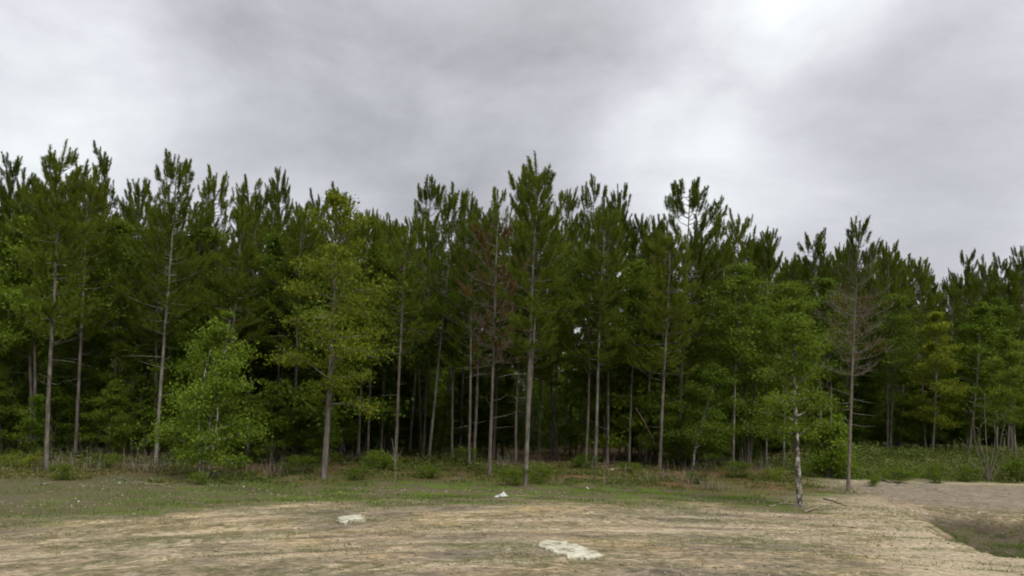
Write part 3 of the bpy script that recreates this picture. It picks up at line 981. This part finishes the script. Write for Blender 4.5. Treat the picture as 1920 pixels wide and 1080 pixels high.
while placed < 118 and tries < 1000:
    tries += 1
    x = rnd.uniform(-26, 34)
    y = float(edge_y(x)) + (rnd.uniform(-1.0, 15) if placed < 80 else rnd.uniform(-1.5, 3.5))
    u, _ = px_of(x, y, 1.0)
    if u < -40 or u > 1960 or any((x - q[0]) ** 2 + (y - q[1]) ** 2 < 1.0 for q in planted):
        continue
    if 640 < u < 1180 and y < edge_y(x) + 4:
        continue
    planted.append((x, y))
    for a_, b_, lab, grp in UZ:
        if a_ <= u < b_:
            break
    place('understory_tree', rnd.choice(under), Vector((x, y, float(terrain(x, y)))), rnd.uniform(3.0, 8.5) if placed < 80 else rnd.uniform(1.8, 4.5), None, rnd.random() * 6.28, lab, 'tree', grp, wide=rnd.uniform(0.9, 1.25))
    placed += 1

# ------------------------------------------------------------------ bushes and bare stems at the edge
bush = [broad_data(90 + k, 'bark', m, Ht=1.0, hw=0.95, c0=0.03, stems=5, wob=0.10, sparse=0.62, spread=0.7, top_narrow=0.35, nl=2550, leaf=0.076, nb=18, flat=0.7, r0=0.014)
        for k, m in enumerate(('leaf_olive', 'leaf_dark', 'leaf_yellow'))]
BUSH = [
    (800, 897, 868, 0, 'low bright bush left of the straw-covered gap in the middle'),
    (708, 882, 838, 0, 'bush around the foot of the dark trunk right of the yellow-green tree'),
    (668, 900, 872, 1, 'low wide bush right of the yellow-green tree stem'),
    (560, 888, 845, 1, 'green bush just left of the yellow-green tree stem'),
    (800, 842, 770, 2, 'pale green bush between the light leaning trunk and the lichen-pale pole'),
    (962, 910, 868, 1, 'bush hugging the left of the dark double-spired pine trunk'),
    (1016, 908, 862, 0, 'bush hugging the right of the dark double-spired pine trunk'),
    (1088, 880, 846, 0, 'dark glossy bush under the slim yellow-green tree'),
    (1305, 905, 880, 1, 'low bush at the foot of the crooked cream stem'),
    (376, 908, 880, 0, 'grassy bush at the foot of the bright two-stemmed sapling'),
    (440, 880, 846, 1, 'bush in the shade right of the bright two-stemmed sapling'),
    (200, 880, 842, 1, 'bush in front of the twin trunks'),
    (40, 880, 835, 2, 'bush at the left border in front of the dark sapling'),
    (118, 900, 862, 1, 'bush just right of the leftmost spire pine foot'),
    (1180, 890, 862, 1, 'brownish-green bush under the arching dead branch'),
    (1380, 896, 856, 1, 'bush at the foot of the large olive-green tree'),
    (1450, 900, 866, 2, 'bush between the large olive tree and the white-mottled trunk'),
    (1690, 905, 872, 0, 'leafy bush on the bank by the bend of the sandy track'),
    (1760, 906, 862, 0, 'wide leafy bush on the bank at the edge of the sandy track'),
    (1815, 904, 868, 1, 'bush left of the bare-stemmed bush'),
    (1905, 902, 850, 0, 'bush on the bank right of the bare-stemmed bush'),
    (1635, 912, 890, 0, 'bright grassy bush at the right foot of the half-dead pine'),
    (870, 868, 830, 1, 'bush in the shade left of the reddish dying pine foot'),
    (1220, 846, 790, 1, 'tall shaded bush left of the thick brown trunk'),
]
for (bx, by, ty, k, lab) in BUSH:
    b = ground_pt(bx, by)
    h = max(0.3, (at_depth(bx, ty, b.y).z - b.z) * 0.6)
    place('bush', bush[k], b, h, None, rnd.random() * 6.28, lab, 'bush', 'bushes along the forest edge', wide=rnd.uniform(0.9, 1.6) * min(1.0, 1.2 / h + 0.2))


def sticks_obj(name, paths, mat, label, cat, group=None):
    """paths: list of (points, r0, r1)"""
    wd = Wood()
    b0 = Vector(paths[0][0][0])
    for P, ra, rb in paths:
        P = np.array([list(Vector(q) - b0) for q in P])
        # resample with slight wobble
        n = max(5, len(P) * 3)
        t = np.linspace(0, len(P) - 1, n)
        Q = np.stack([np.interp(t, np.arange(len(P)), P[:, k]) for k in range(3)], 1)
        rg = np.random.default_rng(int(abs(P.sum()) * 1000) % 9999)
        Q[1:-1] += rg.normal(0, 0.012, (n - 2, 3))
        wd.tube(Q, np.linspace(ra, rb, n), 6)
    o = link(name, wd.mesh(name, mat), None, b0)
    return tag(o, label, cat, group)


def gp(px, py, dz=0.0):
    q = ground_pt(px, py)
    return Vector((q.x, q.y, q.z + dz))


# multi-stemmed bare bush on the right bank
b = gp(1852, 892)
pp = []
rg = random.Random(5)
for (tx, ty) in ((1826, 775), (1838, 800), (1866, 790), (1884, 770), (1897, 815), (1814, 822), (1846, 740)):
    tp = at_depth(tx, ty, b.y + rg.uniform(-0.8, 0.8))
    m1 = b.lerp(tp, 0.45) + Vector(((tx - 1852) * 0.006, rg.uniform(-.15, .15), 0.0))
    m2 = b.lerp(tp, 0.75) + Vector(((tx - 1852) * 0.004, rg.uniform(-.15, .15), 0.0))
    pp.append(([b + Vector((rg.uniform(-.08, .08), rg.uniform(-.08, .08), -0.1)), m1, m2, tp], 0.026, 0.008))
    for q in range(3):
        s0 = m2.lerp(tp, rg.random())
        pp.append(([s0, s0 + Vector((rg.uniform(-.4, .4), rg.uniform(-.4, .4), rg.uniform(.1, .5)))], 0.012, 0.004))
sticks_obj('bare_stemmed_bush', pp, M['bark'], 'bush of many bare grey stems fanning out on the bank above the track', 'bush')

# dead wood at the foot of the trees
a, c2 = gp(1240, 868, -0.05), at_depth(1192, 765, 37.0)
sticks_obj('dead_branch', [([a, a.lerp(c2, .5) + Vector((.12, 0, .05)), c2], 0.05, 0.02)], M['stick'], 'pale dead branch leaning steeply to the left under the widest dome', 'dead branch')
a = gp(1225, 862, -0.05); c2 = gp(1160, 852)
sticks_obj('dead_branch', [([a, at_depth(1208, 838, a.y), at_depth(1180, 830, a.y), at_depth(1150, 850, a.y)], 0.03, 0.012)], M['stick'], 'thin dead branch arching low over the ground under the widest dome', 'dead branch')
a = gp(1043, 850, -0.05)
sticks_obj('dead_branch', [([a, at_depth(1036, 826, a.y), at_depth(1018, 812, a.y), at_depth(1000, 806, a.y)], 0.035, 0.012)], M['stick'], 'dead branch bowed over between the dark double-spired pine and slim pale pole', 'dead branch')
a = gp(1135, 884, 0.05); c2 = gp(1185, 880, 0.06)
sticks_obj('fallen_log', [([a, c2], 0.075, 0.06)], M['stick'], 'pale fallen log on the straw under the isolated straight trunk', 'log')
a = gp(1118, 872, 0.05); c2 = gp(1172, 868, 0.10)
sticks_obj('fallen_log', [([a, c2], 0.06, 0.04)], M['bark_dead'], 'brown fallen log lying behind the pale one', 'log')
a = gp(206, 905, 0.03)
for k, (q, w, lab) in enumerate((
        (((218, 897), (238, 902), (262, 912)), 0.030, 'dark dead branch on bare soil left of the bright two-stemmed sapling'),
        (((258, 905), (300, 910), (322, 915)), 0.022, 'pale dead branch on bare soil just left of the bright two-stemmed sapling'),
        (((78, 910), (96, 906)), 0.030, 'short pale stick at the foot of the leftmost spire pine'),
        (((1508, 962), (1528, 956), (1545, 957)), 0.035, 'brown stick on the sand at the foot of the white-mottled trunk'),
        (((1545, 936), (1565, 942), (1588, 950)), 0.030, 'reddish-brown stick on the sand below the half-dead pine'),
        (((1440, 950), (1470, 944), (1494, 948)), 0.028, 'grey stick left of the white-mottled trunk foot'),
        (((1562, 984), (1600, 991), (1660, 1000)), 0.020, 'long thin dark stick lying on the sand right of the white-mottled trunk'),
        (((1650, 900), (1668, 906), (1685, 909)), 0.045, 'pale stick at the bend of the sandy track'),
        (((965, 932), (990, 930)), 0.018, 'pale twig in the grass beside the crumpled white litter'),
        )):
    P = [gp(u, v, w * 0.7) for u, v in q]
    paths = [(P, w, w * 0.45)]
    if len(P) > 2:
        paths.append(([P[1], P[1] + Vector((0.25, 0.35, 0.06))], w * 0.5, w * 0.2))
    sticks_obj('fallen_branch', paths, M['stick'] if k not in (0, 4) else M['bark_dead'], lab, 'branch', 'dead sticks on the ground')
# thin upright saplings without many leaves
for (u, v, tu, tv, lab) in ((741, 905, 735, 822, 'thin pale sapling stem standing in weeds right of the yellow-green tree'),
                            (1300, 880, 1306, 790, 'crooked cream stub beside the thick brown trunk'),
                            (850, 840, 858, 806, 'short pale broken stem left of the reddish dying pine')):
    a = gp(u, v, -0.1)
    c2 = at_depth(tu, tv, a.y)
    m_ = a.lerp(c2, .5) + Vector((0.06, 0, 0))
    sticks_obj('bare_sapling', [([a, m_, c2], 0.020, 0.008), ([m_, m_ + Vector((-.3, .1, .4))], 0.012, 0.004), ([m_, m_ + Vector((.25, -.1, .45))], 0.012, 0.004)], M['bark_grey'], lab, 'sapling')


# ------------------------------------------------------------------ pale slabs and litter
def slab(name, outline_px, thick, tilt, label, cat, mat, seed, sub=3, group=None, rise=0.05):
    """a broken plate: ragged outline on the ground, top face uneven, real thickness"""
    rg = np.random.default_rng(seed)
    P = [ground_pt(u, v) for u, v in outline_px]
    cx = sum((q.x for q in P)) / len(P); cy = sum((q.y for q in P)) / len(P)
    base = Vector((cx, cy, float(terrain(cx, cy))))
    pts = []
    for i in range(len(P)):
        a_, b_ = P[i], P[(i + 1) % len(P)]
        for k in range(sub):
            q = a_.lerp(b_, k / sub)
            j = 0.0 if k == 0 else 0.03
            pts.append((q.x - cx + rg.normal(0, j), q.y - cy + rg.normal(0, j)))
    pts = np.array(pts)
    n = len(pts)
    rings = []
    for f, dz in ((1.0, -0.06), (1.0, thick * 0.75), (0.97, thick), (0.6, thick), (0.25, thick)):
        r = np.zeros((n, 3))
        r[:, :2] = pts * f
        zt = np.array([float(terrain(cx + x, cy + y)) for x, y in pts * f]) - base.z
        r[:, 2] = zt + dz + (tilt * pts[:, 0] * f + rise if dz > 0 else 0)
        if dz > 0:
            r[:, 2] += rg.normal(0, thick * 0.12, n)
        rings.append(r)
    V = np.concatenate(rings + [np.array([[0, 0, thick + rise]])])
    Fs = []
    for k in range(len(rings) - 1):
        for i in range(n):
            Fs.append((k * n + i, k * n + (i + 1) % n, (k + 1) * n + (i + 1) % n, (k + 1) * n + i))
    m = bpy.data.meshes.new(name)
    last = (len(rings) - 1) * n
    tris = [(last + i, last + (i + 1) % n, len(V) - 1) for i in range(n)]
    m.from_pydata([tuple(v) for v in V], [], Fs + tris)
    m.materials.append(mat)
    o = link(name, m, None, base)
    return tag(o, label, cat, group)


slab('broken_slab', [(1008, 1022), (1026, 1016), (1062, 1018), (1082, 1024), (1106, 1036), (1133, 1047), (1108, 1049), (1090, 1050), (1080, 1046), (1066, 1046), (1058, 1041), (1046, 1040), (1036, 1036), (1022, 1034), (1012, 1028)],
     0.03, 0.0, 'large ragged off-white slab lying on the sand in the foreground', 'slab', M['pale'], 3, rise=0.015)
slab('broken_slab', [(630, 979), (640, 971), (662, 969), (676, 970), (686, 978), (672, 979), (656, 980), (646, 985)],
     0.03, 0.05, 'smaller off-white broken slab on the sand left of the large one', 'slab', M['pale'], 4, rise=0.03)


def crumple(name, lumps, label, mat, seed):
    """crumpled scrap: sharp-creased low lumps sitting on the ground; lumps = (px, py, width m, height m)"""
    rg = np.random.default_rng(seed)
    base = ground_pt(lumps[0][0], lumps[0][1])
    V, Fs, off = [], [], 0
    for (u, v, w, h) in lumps:
        c = ground_pt(u, v) - base
        n, kx = 9, 4
        for r in range(kx):
            f = 1 - r / kx
            for i in range(n):
                a = 6.283 * i / n + r * 0.3
                rr = w / 2 * f * rg.uniform(0.65, 1.2)
                V.append((c.x + rr * math.cos(a), c.y + 0.7 * rr * math.sin(a), c.z + (-0.03 if r == 0 else h * (r / kx) * rg.uniform(0.5, 1.3))))
        V.append((c.x, c.y, c.z + h))
        for r in range(kx - 1):
            for i in range(n):
                Fs.append((off + r * n + i, off + r * n + (i + 1) % n, off + (r + 1) * n + (i + 1) % n, off + (r + 1) * n + i))
        for i in range(n):
            Fs.append((off + (kx - 1) * n + i, off + (kx - 1) * n + (i + 1) % n, off + kx * n))
        off += kx * n + 1
    m = bpy.data.meshes.new(name)
    m.from_pydata(V, [], Fs)
    m.materials.append(mat)
    return tag(link(name, m, None, base), label, 'litter')


crumple('crumpled_litter', [(941, 930, 0.40, 0.09), (931, 932, 0.20, 0.05), (944, 928, 0.22, 0.12)], 'crumpled white plastic litter on the grass strip in the middle', M['plastic'], 5)
for (u, v, w, lab) in ((1101, 916, 0.17, 'small white scrap on the straw right of the double-spired pine'),
                       (148, 941, 0.11, 'tiny white scrap on the grass near the left border'),
                       (457, 913, 0.10, 'tiny white scrap on the grass right of the bright two-stemmed sapling'),
                       (224, 906, 0.12, 'small pale scrap at the end of the dark dead branch')):
    crumple('litter_scrap', [(u, v, w, w * 0.4)], lab, M['plastic'], int(u))
crumple('litter_scrap', [(1497, 961, 0.18, 0.05)], 'small pale orange scrap at the foot of the white-mottled trunk', M['stick'], 8)

# ------------------------------------------------------------------ grass, weeds, litter: uncountable
rg = np.random.default_rng(9)


def bilerp(arr, x, y):
    ix = np.clip(np.searchsorted(gx, x) - 1, 0, len(gx) - 2); iy = np.clip(np.searchsorted(gy, y) - 1, 0, len(gy) - 2)
    return arr[iy, ix]


def blades(P, hgt, wid, lean, tint):
    n = len(P)
    az = rg.random(n) * 6.283
    side = np.stack([np.cos(az), np.sin(az), np.zeros(n)], 1) * (wid * 0.5)[:, None]
    tip = P + np.stack([rg.normal(0, 1, n) * lean * hgt, rg.normal(0, 1, n) * lean * hgt, hgt], 1)
    V = np.stack([P - side, P + side, tip], 1).reshape(-1, 3)
    return V, np.arange(3 * n).reshape(n, 3), tint


# short grass strip
n = 260000
x = rg.uniform(-22, 26, n); y = rg.uniform(14, 42, n)
w = bilerp(grass_w, x, y)
dens = fbm(x * 0.8, y * 1.2, 41, 4)
keep = (rg.random(n) < w * (0.35 + 0.65 * sstep(-12, -6, x)) * sstep(0.46, 0.62, dens) * np.clip(1.5 - 0.02 * y, 0.3, 1)) 
x, y = x[keep], y[keep]
u = fbm(x * 0.5, y * 0.8, 43, 3)
P = np.stack([x, y, terrain(x, y) - 0.01], 1)
hg = rg.uniform(0.03, 0.09, len(x)) * (0.6 + 1.2 * u)
V, Fc, tn = blades(P, hg, np.full(len(x), 0.022), 0.5, np.clip(u + rg.normal(0, 0.2, len(x)) - 0.33, 0, 1))
g1 = link('grass', mesh_from('grass', V, Fc, M['grass'], tn))
tag(g1, 'short patchy green grass strip between the sand and the trees', 'grass', kind='stuff')

# sparse tufts on the sand and in the hollow
n = 4500
x = rg.uniform(-13, 18, n); y = rg.uniform(11.5, 27, n)
dn = fbm(x * 0.3, track_v(x, y) * 0.9, 44, 3)
pm = pit_mask(x, y)
keep = (dn + 0.07 * pm + rg.normal(0, 0.04, n) > 0.55)
x, y = x[keep], y[keep]
k = 26
xs = np.repeat(x, k) + rg.normal(0, 0.16, len(x) * k); ys = np.repeat(y, k) + rg.normal(0, 0.07, len(x) * k)
tt = np.repeat(rg.uniform(0.3, 1.0, len(x)) * (1 - 0.75 * pit_mask(x, y)), k)
P = np.stack([xs, ys, terrain(xs, ys) - 0.01], 1)
V, Fc, tn = blades(P, rg.uniform(0.015, 0.06, len(xs)) * (1 + 2.5 * pit_mask(xs, ys)), np.full(len(xs), 0.016), 0.9, np.clip(tt + rg.normal(0, .15, len(xs)), 0, 1))
g2 = link('dry_grass', mesh_from('dry_grass', V, Fc, M['grass'], tn))
tag(g2, 'thin dry grass tufts scattered over the sand', 'grass', kind='stuff')

# clods, pebbles and bits of bark on the sand
n = 16000
x = rg.uniform(-13, 18, n); y = rg.uniform(11, 29, n)
keep = fbm(x * 0.5, track_v(x, y), 71, 3) + rg.normal(0, 0.08, n) > 0.52
x, y = x[keep], y[keep]
n = len(x)
OC = np.array([[1, 0, 0], [0, 1, 0], [-1, 0, 0], [0, -1, 0], [0, 0, 0.8], [0, 0, -0.8]])
OF = np.array([[0, 1, 4], [1, 2, 4], [2, 3, 4], [3, 0, 4], [1, 0, 5], [2, 1, 5], [3, 2, 5], [0, 3, 5]])
sz = 0.008 + 0.03 * rg.random(n) ** 3
V = np.stack([x, y, terrain(x, y) + sz * 0.3], 1)[:, None, :] + OC[None] * (sz[:, None, None] * rg.uniform(0.6, 1.5, (n, 6, 1)))
g5 = link('soil_clods', mesh_from('soil_clods', V.reshape(-1, 3), (OF[None] + 6 * np.arange(n)[:, None, None]).reshape(-1, 3), M['stick']))
tag(g5, 'small clods and pebbles strewn over the sandy clearing', 'soil', kind='stuff')

# leafy weeds under the front trees and on the right bank
n = 15000
x = rg.uniform(-26, 32, n); y = rg.uniform(28.5, 52, n)
d1 = fbm(x * 0.4, y * 0.5, 51, 4)
bank = sstep(12, 15, x) * sstep(36.6, 38.2, y - 0.10 * (x - 14)) * (1 - sstep(50, 54, y))
left = (1 - sstep(-12, -6, x)) * sstep(25.5, 30, y)
mid = sstep(30.5, 34, y) * (1 - sstep(9, 12, x))
pr = np.clip(bank * 1.2 + left * sstep(0.36, 0.5, d1) + mid * sstep(0.50, 0.60, d1) * 0.75, 0, 1)
pr *= (1 - bilerp(on_road, x, y)) * (1 - sstep(47, 52, y) * (x < 12))
keep = rg.random(n) < pr
x, y = x[keep], y[keep]
k = 34
hs = rg.uniform(0.10, 0.55, len(x)) * (0.4 + 1.2 * fbm(x * .6, y * .6, 53, 2)) * (0.35 + 0.6 * sstep(30, 40, y)) * np.where(x > 12, 1.25, np.where(x < -11, 0.9, 0.62))
H_ = np.repeat(hs, k)
m_ = len(H_)
xs = np.repeat(x, k) + rg.normal(0, 0.22, m_); ys = np.repeat(y, k) + rg.normal(0, 0.22, m_)
P = np.stack([xs, ys, terrain(xs, ys) + H_ * rg.random(m_)], 1)
tw = np.repeat(np.clip(fbm(x * .35, y * .35, 54, 3) + rg.normal(0, .12, len(x)), 0, 1), k)
V, Fc, tn = leaves(rg, P, 0.085, np.clip(tw + rg.normal(0, .12, m_), 0, 1), 0.8)
g3 = link('weeds', mesh_from('weeds', V, Fc, M['weed'], tn))
tag(g3, 'low tangle of leafy weeds under the front trees and on the bank', 'weeds', kind='stuff')

# tangle of thin dead stems along the forest edge
n = 700
x = rg.uniform(-22, 12, n); y = rg.uniform(30.5, 44, n)
keep = fbm(x * 0.45, y * 0.45, 81, 3) > 0.60
x, y = x[keep], y[keep]
k = 12
m_ = len(x) * k
bxs = np.repeat(x, k) + rg.normal(0, 0.35, m_); bys = np.repeat(y, k) + rg.normal(0, 0.35, m_)
B0 = np.stack([bxs, bys, terrain(bxs, bys) - 0.02], 1)
az = rg.random(m_) * 6.28
Ls = rg.uniform(0.25, 1.0, m_) * np.repeat(rg.uniform(0.5, 1.3, len(x)), k)
lean = rg.uniform(0.1, 1.2, m_)
D1 = unit(np.stack([np.cos(az) * lean * 0.5, np.sin(az) * lean * 0.5, np.ones(m_)], 1)); D2 = unit(D1 + np.stack([np.cos(az) * lean, np.sin(az) * lean, -0.4 * lean], 1))
Mi = B0 + D1 * (Ls * 0.55)[:, None]; Ti = Mi + D2 * (Ls * 0.5)[:, None]
sw_ = np.stack([-np.sin(az), np.cos(az), np.zeros(m_)], 1) * 0.009
V = np.stack([B0 - sw_, B0 + sw_, Mi + sw_ * .7, Mi - sw_ * .7, Ti + sw_ * .3, Ti - sw_ * .3], 1).reshape(-1, 3)
q0 = np.arange(m_)[:, None] * 6
Fb = np.concatenate([q0 + np.array([[0, 1, 2, 3]]), q0 + np.array([[3, 2, 4, 5]])])
g6 = link('dead_brush', mesh_from('dead_brush', V, Fb, M['bark_dead']))
tag(g6, 'tangle of thin dead stems and brush at the foot of the trees', 'brush', kind='stuff')

# twigs and needle litter on the forest floor
n = 16000
x = rg.uniform(-22, 18, n); y = rg.uniform(26, 46, n)
keep = rg.random(n) < (0.15 + 0.85 * bilerp(straw_w, x, y)) * (1 - bilerp(on_road, x, y))
x, y = x[keep], y[keep]
n = len(x)
az = rg.random(n) * 6.28
L = rg.uniform(0.06, 0.35, n)
dv = np.stack([np.cos(az), np.sin(az), np.zeros(n)], 1) * (L / 2)[:, None]
sv = np.stack([-np.sin(az), np.cos(az), np.zeros(n)], 1) * 0.008
P = np.stack([x, y, terrain(x, y) + 0.02], 1)
up_ = np.array([0, 0, 1.0]) * (rg.random(n) * 0.08)[:, None]
V = np.stack([P - dv - sv, P - dv + sv, P + dv + sv + up_, P + dv - sv + up_], 1).reshape(-1, 3)
g4 = link('twig_litter', mesh_from('twig_litter', V, np.arange(4 * n).reshape(n, 4), M['needle_dead'], rg.random(n)))
tag(g4, 'scattered twigs and rusty needle litter on the forest floor', 'litter', kind='stuff')

# ------------------------------------------------------------------ the wood beyond: reads as one dark mass
wdF = Wood()
NB, ND, NL, NT_ = [], [], [], []
LP = []
for k in range(230):
    x = rg.uniform(-48, 62); y = float(edge_y(x)) + rg.uniform(17.5, 40)
    z = float(terrain(x, y)); hgt = rg.uniform(11, 14)
    u, _ = px_of(x, y, 1.0)
    lim = at_depth(u, float(np.interp(u, SK_X, SK_Y)) + 14, y).z - z
    hgt = min(hgt, lim)
    wdF.tube([[x, y, z - .2], [x, y, z + hgt * .5], [x, y, z + hgt]], [.13, .09, .02], 5)
    m = 110
    zz = z + hgt * (0.40 + 0.6 * rg.random(m) ** 1.1)
    rr = 2.0 * (1 - (zz - z) / hgt) ** 0.7 * rg.uniform(0.4, 1.0, m) + 0.1
    az = rg.random(m) * 6.28
    NB.append(np.stack([x + rr * np.cos(az), y + rr * np.sin(az), zz], 1))
    ND.append(unit(np.stack([np.cos(az) * .6, np.sin(az) * .6, rg.uniform(.3, 1.2, m)], 1)))
    NL.append(rg.uniform(.35, .7, m)); NT_.append(rg.uniform(.25, .6, m))
    # shaded understory below
    m = 520
    LP.append(np.stack([x + rg.normal(0, 1.7, m), y + rg.normal(0, 1.7, m), z + np.abs(rg.normal(0, 1, m)) * 3.4], 1))
V1, F1, t1 = needles(rg, np.concatenate(NB), np.concatenate(ND), np.concatenate(NL), 0.24, 22, 0.06, np.concatenate(NT_))
m = 42000
xb = rg.uniform(-48, 62, m)
yb = edge_y(xb) + rg.uniform(20, 42, m)
LP.append(np.stack([xb, yb, terrain(xb, yb) + 7.5 * rg.random(m)], 1))
LPa = np.concatenate(LP)
V2, F2, t2 = leaves(rg, LPa, 0.42, rg.uniform(.2, .6, len(LPa)))
Vw = np.concatenate(wdF.V); Fw = np.concatenate(wdF.F)
far = link('far_forest', wdF.mesh('far_forest', M['bark']))
tag(far, 'dark mass of pine wood filling the depth behind the front rows', 'forest', kind='stuff')
fc = link('canopy', mesh_from('canopy', V1, F1, M['needle'], t1), far)
fu = link('undergrowth', mesh_from('undergrowth', V2, F2, M['leaf_dark'], t2), far)
fc['kind'] = 'stuff'; fu['kind'] = 'stuff'
